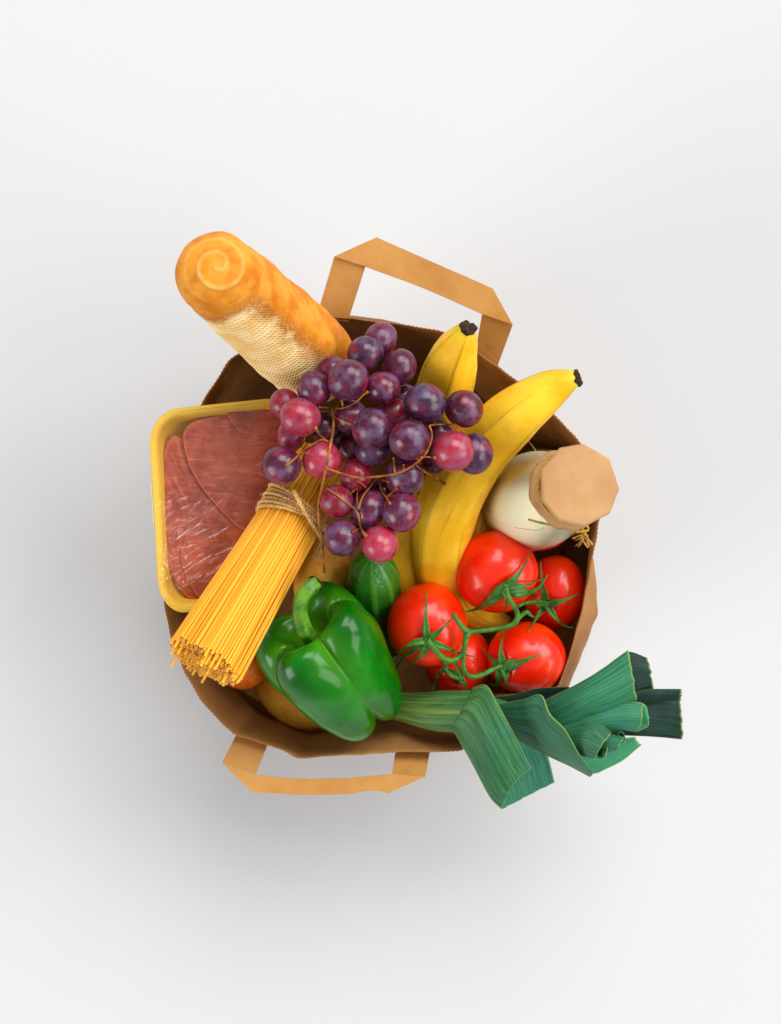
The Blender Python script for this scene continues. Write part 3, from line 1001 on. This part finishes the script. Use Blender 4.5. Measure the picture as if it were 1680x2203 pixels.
for k, (o, c, r) in enumerate(toms):
    mb = MB()
    c0 = CALYX[k]
    for q, tip in enumerate(SEP[k]):
        pl = [c0] + tip
        n = 16
        raw = spline([(a, b, 0) for a, b in pl], n)
        P = []
        for i in range(n):
            t = i / (n - 1)
            P.append(drape(zt(raw[i, 0], raw[i, 1]), 0.0012 + 0.0075 * math.sin(min(1, t * 1.15) * math.pi * 0.62) * (0.5 + 0.5 * (q % 3) / 2)))
        P = np.array(P)
        for _ in range(4):
            P[1:-1] = (P[:-2] + 2 * P[1:-1] + P[2:]) / 4
        w = np.array([0.0016 + 0.0012 * math.sin(min(1, t * 2.2) * math.pi) + 0.0006 * (1 - t) for t in np.linspace(0, 1, n)]) * np.linspace(1.15, 0.22, n)
        wf = 1.7 if (k in (0, 3) and q in (2, 4, 6)) else 1.0
        T_, N_, B_ = frames(P)
        sec = []
        for i in range(n):
            row = []
            for uu in (-1, -0.5, 0, 0.5, 1):
                row.append(P[i] + B_[i] * uu * w[i] * wf * 0.92 + N_[i] * (abs(uu) ** 1.3 * 0.0012 * (w[i] / 0.003)))
            for uu in (0.9, 0, -0.9):
                row.append(P[i] + B_[i] * uu * w[i] * wf * 0.92 + N_[i] * (abs(uu) ** 1.3 * 0.0012 * (w[i] / 0.003) - 0.0005))
            sec.append(row)
        mb.grid(np.array(sec), closed=True)
    hub = drape(zt(*c0), 0.0005)
    ball = uvball(10, 14) * np.array([.0042, .0042, .0022]) + hub
    mb.grid(ball, closed=True)
    cx = mb.obj("calyx", M['vine'], VT)
    # sub-part of its tomato: keep it in place under the scaled parent
    cx.parent = o
    cx.matrix_parent_inverse = (Matrix.Translation(Vector(c - OFF[VT])) @ Matrix.Diagonal((*[float(x) for x in r], 1))).inverted()
VINE = [
 ([(592,682),(612,712),(650,765),(690,815)], [.0026,.0026,.0030,.0040], .016),
 ([(690,805),(750,797),(850,785),(940,772),(1010,752),(1042,715),(1048,680),(1020,630),(985,570),(960,497)], [.0030,.0026,.0024,.0024,.0026,.0028,.0026,.0024,.0026,.0030], .014),
 ([(1030,735),(1070,700),(1110,668),(1135,690),(1165,708)], [.0028,.0022,.0024,.0016,.0010], .014),
 ([(1042,645),(1080,615),(1150,603),(1252,610)], [.0012,.0018,.0020,.0026], .010),
 ([(690,815),(672,880),(668,930),(640,975),(595,1002),(540,1008),(485,960),(445,905),(410,872)], [.0040,.0030,.0028,.0026,.0026,.0028,.0028,.0032,.0036], .014),
 ([(668,930),(664,1000),(666,1065),(692,1112),(750,1130),(840,1095),(890,1070),(945,1058)], [.0026,.0022,.0022,.0024,.0026,.0026,.0026,.0030], .013),
 ([(592,1004),(610,1040),(640,1085),(648,1135)], [.0022,.0020,.0022,.0024], .010),
 ([(535,1025),(545,1075),(585,1120),(640,1138)], [.0018,.0020,.0022,.0024], .009),
]
mb = MB()
for pts2, rr, lift in VINE:
    raw = spline([(a, b, r * 1e5) for (a, b), r in zip(pts2, rr)], 44)
    P = np.array([drape(zt(q[0], q[1]), lift, floor=.262) for q in raw])
    if lift > .012:
        P[:, 2] = P[:, 2] * 0.5 + 0.5 * (P[:, 2].max() * .85 + P[:, 2].mean() * .15)
    if pts2[-1] in CALYX:
        hubp = drape(zt(*pts2[-1]), 0.001)
        for i in range(44):
            t = i / 43
            P[i, 2] = P[i, 2] * (1 - t ** 3) + hubp[2] * t ** 3
    for _ in range(10):
        P[1:-1] = (P[:-2] + 2 * P[1:-1] + P[2:]) / 4
    rad = 0.8 * np.interp(np.linspace(0, 1, 44), np.linspace(0, 1, len(rr)), rr) * (1 + 0.06 * rng.normal(0, 1, 44))
    mb.grid(sweep(P, rad, 10))
mb.obj("vine", M['vine'], VT)

# ------------------------------------------------------------------ green pepper
def build_pepper():
    root_p = V(715, 1440, 0.225)
    t = thing("bell_pepper", root_p, "glossy green bell pepper with a curled stem", "bell pepper")
    C = V(722, 1427, 0.283)
    axis = unit([-0.44, 0.70, 0.56])
    e1 = unit(np.array([0, 0, 1.0]) - axis * axis[2])       # towards the camera
    e2 = np.cross(axis, e1)                                  # sideways
    R, HH = 0.0475, 0.0440
    prof = spline([(0.06, 0.42, 0), (0.20, 0.44, 0), (0.33, 0.60, 0), (0.46, 0.86, 0), (0.64, 1.0, 0), (0.88, 0.97, 0), (1.04, 0.74, 0), (1.06, 0.35, 0), (0.99, -0.05, 0),
                   (0.92, -0.45, 0), (0.82, -0.80, 0), (0.68, -1.05, 0), (0.50, -1.14, 0), (0.30, -1.08, 0), (0.14, -0.98, 0), (0.02, -0.95, 0)], 120)
    m = 200
    G = np.zeros((120, m, 3)); val = np.zeros((120, m))
    offs = 0.20
    for i in range(120):
        q = i / 119
        sh = math.exp(-((q - 0.24) / 0.16) ** 2)
        bo = math.exp(-((q - 0.86) / 0.16) ** 2)
        amp = 0.10 + 0.23 * sh + 0.20 * bo
        for j in range(m):
            th = j / m * 2 * math.pi
            w = th - offs + 0.12 * math.sin(th + 0.6)
            cc = abs(math.sin(2 * w))
            Lb = cc ** 0.72
            big = 1 + 0.05 * math.cos(th + 0.9)
            rho = prof[i, 0] * (1 - amp * (1 - Lb)) * big
            h = prof[i, 1] + 0.16 * sh * (Lb - 0.55) - 0.16 * bo * (Lb - 0.4) + 0.05 * sh * math.sin(th * 1 + 0.5)
            p = C + axis * h * HH * 1.12 + (e1 * math.cos(th) + e2 * math.sin(th)) * rho * R
            nn = fbm(p, 24, 2, 4.0)
            p = p + unit(p - C) * 0.0016 * nn
            G[i, j] = p
            val[i, j] = (1 - Lb) ** 1.5 * (0.25 + 0.75 * sh) * 0.6 + 0.5 * math.exp(-((q - 0.08) / 0.10) ** 2)
    mb = MB(); mb.grid(G, closed=True, caps=(True, True), attr=val)
    mb.obj("pepper_body", M['pepper'], t, attr_name="valley")
    b0 = C + axis * 0.40 * HH * 1.12
    P = spline(np.vstack([b0 - axis * .004, VP([(661,1362,.322),(649,1338,.330),(644,1310,.336),(650,1285,.340),(664,1266,.340),(678,1256,.335)])]), 50)
    rad = np.interp(np.linspace(0, 1, 50), [0, .08, .16, .3, .6, .85, .96, 1], [.013, .0110, .0085, .0066, .0056, .0056, .0062, .0058])
    Gs = sweep(P, rad, 24, lambda a: 1 + 0.09 * math.cos(5 * a))
    mb = MB(); mb.grid(Gs, closed=True)
    st = mb.obj("stem", M['pstem'], t)
    d = unit(P[-1] - P[-4])
    Ge = sweep(np.array([P[-1] - d * .0008, P[-1] + d * .0006, P[-1] + d * .0010]), np.array([.0066, .0064, .005]), 20, lambda a: 1 + .06 * math.sin(3 * a))
    mb = MB(); mb.grid(Ge, closed=True)
    mb.obj("stem_end", M['burnt'], st)
build_pepper()

# ------------------------------------------------------------------ cucumber, potatoes, orange fruit
def build_cucumber():
    P = spline(VP([(798,1198,.287),(804,1255,.262),(812,1310,.225),(819,1350,.17),(823,1375,.115)]), 90)
    t = np.linspace(0, 1, 90)
    rad = 0.0208 * np.minimum(1, np.sqrt(np.maximum(1 - (1 - np.minimum(t / 0.16, 1)) ** 2.2, 0.0005))) * np.where(t > .92, np.sqrt(np.maximum(1 - ((t - .92) / .081) ** 2, .001)), 1)
    G = sweep(P, rad, 72, lambda a: 1 + 0.018 * math.cos(9 * a))
    for i in range(90):
        for j in range(72):
            G[i, j] += unit(G[i, j] - P[i]) * (0.0008 * fbm(G[i, j], 60, 2, 2.0) + 0.0011 * max(0, mnoise.noise(Vector(G[i, j] * 260)) - 0.45))
    mb = MB(); mb.grid(G, closed=True)
    o = mb.obj("cucumber", M['cucumber'], origin=P[-1])
    tag(o, "dark green cucumber with pale stripes standing between pepper and bananas", "cucumber")
build_cucumber()

def lump(name, label, cat, c, r, rot, mat, seed, amp=0.06, group=None):
    Rm = np.array(Matrix.Rotation(math.radians(rot), 3, 'Z'))
    def f(p):
        k = 1 + amp * mnoise.noise(Vector(p * 1.3) + Vector((seed, seed, 0))) + amp * 0.35 * mnoise.noise(Vector(p * 3.5) + Vector((0, seed, 1)))
        return c + Rm @ (p * k * np.array(r))
    mb = MB(); mb.grid(uvball(40, 56, f), closed=True)
    o = mb.obj(name, mat, origin=c - np.array([0, 0, r[2]]))
    return tag(o, label, cat, group)
lump("potato", "smooth brown potato half covered by the green pepper at the near rim", "potato", V(640, 1490, .192), (.040, .027, .028), -30, M['potato'], 2.0)
lump("potato", "potato in shade between the spaghetti and the cucumber, behind the pepper stem", "potato", V(694, 1246, .235), (.024, .034, .026), -8, M['potato'], 6.0)
lump("orange_fruit", "small orange fruit peeking out beneath the cut spaghetti ends", "fruit", V(520, 1425, .228), (.022, .022, .021), 0, M['orange'], 3.0, 0.02)

# ------------------------------------------------------------------ grapes
GB = thing("grape_bunch", V(800, 950, 0.30), "bunch of red and purple grapes on a brown stem", "grapes")
PU, RD, DK, BL, PK = lin(72, 20, 46), lin(128, 20, 34), lin(56, 6, 18), lin(62, 32, 58), lin(150, 38, 54)  # DK: dark skin, and shade put into the colour of low grapes
GR = [  # x, y, r, height, colour
 (818,731,37,.326,PU),(786,759,39,.340,BL),(859,790,38,.338,PU),(749,817,44,.362,PU),(824,834,38,.352,PU),(676,836,39,.352,PU),
 (613,869,34,.340,RD),(646,897,43,.356,PK),(627,936,32,.336,PK),(605,1001,43,.352,PU),(692,989,42,.350,PK),(755,897,39,.344,PU),
 (802,921,46,.362,PU),(848,890,34,.338,RD),(914,867,45,.358,BL),(998,879,41,.350,DK),(881,945,46,.368,PU),(974,970,46,.360,PK),
 (1020,976,42,.345,BL),(803,966,38,.346,BL),(871,1026,43,.350,PU),(864,1101,43,.352,PU),(768,1023,38,.338,RD),(724,1078,39,.344,RD),
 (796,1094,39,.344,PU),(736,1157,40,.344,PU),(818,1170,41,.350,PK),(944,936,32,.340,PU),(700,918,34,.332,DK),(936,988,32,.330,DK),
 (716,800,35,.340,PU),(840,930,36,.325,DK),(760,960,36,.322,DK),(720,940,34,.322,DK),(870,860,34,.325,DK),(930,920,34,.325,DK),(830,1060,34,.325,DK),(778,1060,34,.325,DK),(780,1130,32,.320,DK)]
mb = MB(); mb.grid(uvball(28, 40, lambda p: p * (1 + 0.015 * mnoise.noise(Vector(p * 1.2)))), closed=True)
gp = mb.obj("grape", M['grape'], None)
gmesh = gp.data
bpy.data.objects.remove(gp)
GI = []
for (x, y, r, z, c) in GR:
    o = bpy.data.objects.new("grape", gmesh)
    COL.objects.link(o)
    o.parent = GB
    rr = r * mpp(z)
    p = V(x, y, z)
    o.location = Vector(p - OFF[GB])
    o.rotation_euler = (rng.uniform(0, 6.28), rng.uniform(0, 6.28), rng.uniform(0, 6.28))
    o.scale = (rr * rng.uniform(.93, 1.0), rr * rng.uniform(.95, 1.0), rr * rng.uniform(1.0, 1.09))
    j = rng.normal(0, .12)
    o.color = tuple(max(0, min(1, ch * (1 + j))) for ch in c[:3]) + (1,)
    GI.append((p, np.array([rr, rr, rr])))
def zg(a, b): return (547 + .3151 * a, 688 + .3151 * b)
STEM = [
 ([(530,600),(545,690),(540,780),(515,860),(500,950),(482,1020),(474,1100),(455,1180),(436,1250),(448,1400),(468,1560),(482,1725)], 11, .004, 1),
 ([(485,1010),(600,1050),(700,1076),(850,1070),(1000,1040),(1130,960),(1190,880),(1218,770),(1192,722)], 9, .004, 1),
 ([(530,602),(600,604),(690,565),(740,515),(778,488)], 6.5, .003, 0),
 ([(530,602),(440,595)], 6.5, .002, 0), ([(600,602),(602,575),(596,548)], 8, .001, 0),
 ([(505,832),(455,815),(390,855),(320,900),(270,955),(212,992)], 8, .003, 0),
 ([(495,825),(450,790),(418,735)], 8, .002, 0), ([(320,895),(350,780)], 3, .002, 0),
 ([(345,905),(400,925)], 4, .001, 0),
 ([(845,1072),(790,1140),(735,1215),(712,1290)], 7, .003, 0),
 ([(480,1140),(570,1200),(690,1292),(718,1360),(722,1420),(765,1478)], 7, .003, 0),
 ([(722,1420),(668,1452)], 7, .001, 0), ([(632,1362),(680,1380),(718,1405)], 4, .003, 0),
 ([(848,1085),(868,1165),(900,1210),(928,1255)], 7, .003, 0), ([(905,1208),(945,1175),(972,1150)], 6, .002, 0),
 ([(960,1045),(955,985),(950,938)], 7, .002, 0), ([(1105,990),(1150,1030),(1225,1068)], 6, .004, 0), ([(1222,1062),(1262,1090),(1305,1122)], 9, .004, 0),
 ([(1140,935),(1185,935),(1235,942)], 7, .002, 0), ([(712,1290),(700,1220),(702,1150),(648,1195)], 5.5, .002, 0),
 ([(542,662),(600,690),(662,716)], 6, .002, 0), ([(1195,720),(1290,712),(1385,718),(1430,770)], 5, .003, 0),
 ([(700,1095),(760,1140)], 5, .001, 0), ([(870,1090),(915,1105)], 5, .001, 0), ([(200,545),(215,570),(180,590)], 4, .001, 0),
 ([(1020,1040),(1020,985)], 4, .002, 0), ([(620,665),(690,700)], 3, .002, 0),
]
mb = MB()
for pts2, rz, lift, main in STEM:
    n = 50 if main else 22
    raw = spline([(a, b, 0) for a, b in pts2], n)
    P = np.array([drape(zg(q[0], q[1]), lift, .36, GI, .318) for q in raw])
    if main:
        k = np.convolve(np.pad(P[:, 2], 9, mode='edge'), np.ones(19) / 19, mode='valid')
        P[:, 2] = np.maximum(k, P[:, 2] - 0.004)
    for _ in range(8 if main else 3):
        P[1:-1] = (P[:-2] + 2 * P[1:-1] + P[2:]) / 4
    rad = np.full(n, rz * .3151 * mpp(.36) * 0.9)
    rad *= 1 + 0.10 * np.array([mnoise.noise(Vector(p * 180)) for p in P])
    if not main:
        rad[-4:] *= np.array([1.1, 1.35, 1.7, 1.9])
    mb.grid(sweep(P, rad, 8))
mb.obj("stem", M['gstem'], GB)

# ------------------------------------------------------------------ leek
LK = thing("leek", V(1000, 1560, 0.25), "green leek with cut folded leaves hanging over the near right rim", "leek")
def zl(a, b): return (811.8 + .4097 * a, 1376.5 + .4097 * b)
def leaf(Lpts, Rpts, bulge, col, young=0.0, n=48, m=18, seed=0.0, name="leaf", wave=0.0012, thick=0.0011, ragged=0.0010, bend=None, bow=0.0, lift=0.0):
    A = spline(VP([zl(a, b) + (z + lift,) for a, b, z in Lpts]), n)
    B = spline(VP([zl(a, b) + (z + lift,) for a, b, z in Rpts]), n)
    G = np.zeros((n, m, 3)); at = np.zeros((n, m))
    for i in range(n):
        t = i / (n - 1)
        for j in range(m):
            s = j / (m - 1)
            p = A[i] * (1 - s) + B[i] * s
            bl = bulge(t) if callable(bulge) else bulge
            p = p + np.array([0, 0, bl * math.sin(math.pi * s) ** 0.85])
            p[2] += wave * fbm(p, 45, 2, seed) 
            if i >= n - 2:
                dr = unit(A[-1] + B[-1] - A[-6] - B[-6])
                p = p + dr * ragged * fbm((s * 9, seed, 0.3), 1.0, 3, seed)
            if bow:
                p = p - unit(A[-1] + B[-1] - A[-8] - B[-8]) * bow * math.sin(math.pi * s) * t ** 5
            G[i, j] = p
            at[i, j] = max(0.0, min(1.0, young * (1 - t * 2.2) + 0.0))
    mb = MB(); mb.grid(G, closed=False, attr=at)
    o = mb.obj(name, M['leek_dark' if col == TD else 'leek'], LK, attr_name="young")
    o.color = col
    s = o.modifiers.new("thickness", 'SOLIDIFY'); s.thickness = thick; s.offset = 0
    return o
G1, G2, TL, TD = lin(10, 66, 22), lin(8, 66, 44), lin(18, 90, 64), lin(1, 20, 24)  # TD: dark teal leaf colour with shade painted into it
# stalk running into the bag
P = spline(VP([zl(-60, 320) + (.225,), zl(100, 345) + (.240,), zl(260, 370) + (.258,), zl(400, 375) + (.270,), zl(520, 380) + (.276,), zl(700, 400) + (.276,)]), 50)
rad = np.array([np.interp(t, [0, .3, .55, .75, 1], [60, 80, 108, 112, 70]) for t in np.linspace(0, 1, 50)]) * .4097 * mpp(.26)
Gs = sweep(P, rad, 48, flat=.62)
mb = MB(); mb.grid(Gs, closed=True, attr=np.array([[max(0, min(1, 1.0 - 1.15 * t))] * 48 for t in np.linspace(0, 1, 50)]))
o = mb.obj("stalk", M['leek'], LK, attr_name="young"); o.color = G1
# dark right-hand leaf pair, lowest
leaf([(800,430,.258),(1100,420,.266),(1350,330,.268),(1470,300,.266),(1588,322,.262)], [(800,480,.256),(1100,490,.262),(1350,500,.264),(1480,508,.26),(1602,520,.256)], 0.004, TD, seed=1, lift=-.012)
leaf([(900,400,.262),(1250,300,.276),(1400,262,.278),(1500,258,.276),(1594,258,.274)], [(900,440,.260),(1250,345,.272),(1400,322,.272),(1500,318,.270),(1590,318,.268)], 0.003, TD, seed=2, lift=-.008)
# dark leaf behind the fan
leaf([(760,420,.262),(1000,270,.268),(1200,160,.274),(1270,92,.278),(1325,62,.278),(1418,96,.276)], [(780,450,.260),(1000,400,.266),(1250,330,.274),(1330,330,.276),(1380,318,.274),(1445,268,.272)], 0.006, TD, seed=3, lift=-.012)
# big fan
leaf([(760,400,.256),(890,312,.280),(1050,232,.294),(1180,152,.302),(1312,54,.306)], [(760,490,.250),(960,480,.278),(1110,400,.290),(1230,365,.294),(1360,312,.294)], lambda t: 0.010 - 0.004 * t, TL, seed=4, bend=1, lift=.010)
# leaf turned up along the bag rim behind
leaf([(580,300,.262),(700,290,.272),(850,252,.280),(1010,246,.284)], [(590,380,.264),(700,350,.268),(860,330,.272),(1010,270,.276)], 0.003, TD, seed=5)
# second fold under the fan
leaf([(900,430,.282),(1040,405,.290),(1180,362,.298),(1300,330,.302),(1396,338,.302)], [(900,520,.282),(1060,490,.290),(1180,474,.294),(1290,470,.296),(1372,470,.296)], 0.006, TL, seed=6, lift=.004)
leaf([(1300,330,.292),(1370,325,.294),(1408,345,.296),(1421,400,.296)], [(1300,470,.286),(1360,480,.288),(1385,470,.290),(1418,455,.292)], 0.004, lin(40,126,80), seed=7)
# rolled inner leaves with cut ends, spiralled like a scroll
def scroll(path, r0, turns, inner, col, seed, start=0.0):
    P = spline(VP([zl(a, b) + (z,) for a, b, z in path]), 36)
    T, N, B = frames(P)
    m = 70
    G = np.zeros((36, m, 3))
    for i in range(36):
        k = 0.75 + 0.25 * i / 35
        for j in range(m):
            th = start + turns * 2 * math.pi * j / (m - 1)
            r = r0 * k * (1 - (1 - inner) * j / (m - 1)) * (1 + 0.06 * math.sin(3 * th + seed))
            p = P[i] + (N[i] * math.cos(th) * 0.62 + B[i] * math.sin(th) * 1.2) * r
            if i == 35:
                p = p + T[i] * (0.0026 * fbm((th * 0.5, seed, 0.0), 1.0, 2, seed) - 0.004 * j / (m - 1))
            G[i, j] = p
    mb = MB(); mb.grid(G, closed=False)
    o = mb.obj("leaf", M['leek'], LK, attr_name="young")
    o.color = col
    q = o.modifiers.new("thickness", 'SOLIDIFY'); q.thickness = 0.0011; q.offset = 0
leaf([(900,500,.284),(1000,430,.292),(1120,408,.300),(1228,488,.308)], [(930,560,.282),(1010,590,.288),(1060,600,.294),(1138,626,.302)], 0.012, G2, seed=8, bow=0.003)
leaf([(1110,520,.284),(1170,512,.289),(1200,490,.293),(1296,512,.298)], [(1110,600,.280),(1150,600,.284),(1190,594,.289),(1250,586,.294)], 0.008, TL, seed=9, bow=0.002)
scroll([(1010,520,.268),(1090,545,.278),(1150,570,.290),(1180,584,.299)], 0.0072, 1.1, 0.6, G2, 8, 2.6)
scroll([(1150,505,.276),(1210,508,.284),(1262,512,.292),(1284,515,.298)], 0.0050, 1.0, 0.6, lin(30, 108, 60), 10, 2.4)
# funnel: lower lip sweeping to the right
leaf([(700,480,.264),(1000,570,.266),(1170,560,.266),(1290,520,.268),(1352,512,.268)], [(720,500,.262),(1000,630,.262),(1124,698,.262),(1200,676,.262),(1300,624,.262),(1384,552,.262)], -0.003, lin(36,120,86), seed=11, lift=-.010)
# twisted middle leaf
leaf([(600,420,.272),(700,500,.276),(860,590,.276),(1000,655,.270),(1116,716,.264)], [(600,345,.276),(760,312,.300),(858,288,.316),(905,388,.322),(985,470,.318),(1060,600,.304),(1132,694,.280)], lambda t: 0.008 * (1 - 0.6 * t), G2, seed=12)
# back sheet then front sheet of the folded-down tongue
leaf([(560,470,.268),(590,640,.256),(618,790,.246),(655,887,.240)], [(720,440,.270),(830,520,.264),(892,605,.256),(930,746,.246)], -0.002, lin(24, 92, 78), seed=13, lift=-.008)
leaf([(380,470,.276),(410,492,.282),(500,650,.282),(590,820,.272),(652,886,.262)], [(500,250,.290),(575,240,.296),(640,350,.306),(720,500,.302),(808,672,.282)], lambda t: 0.010 - 0.002 * t, G1, young=0.22, seed=14, bow=0.008, lift=.006)
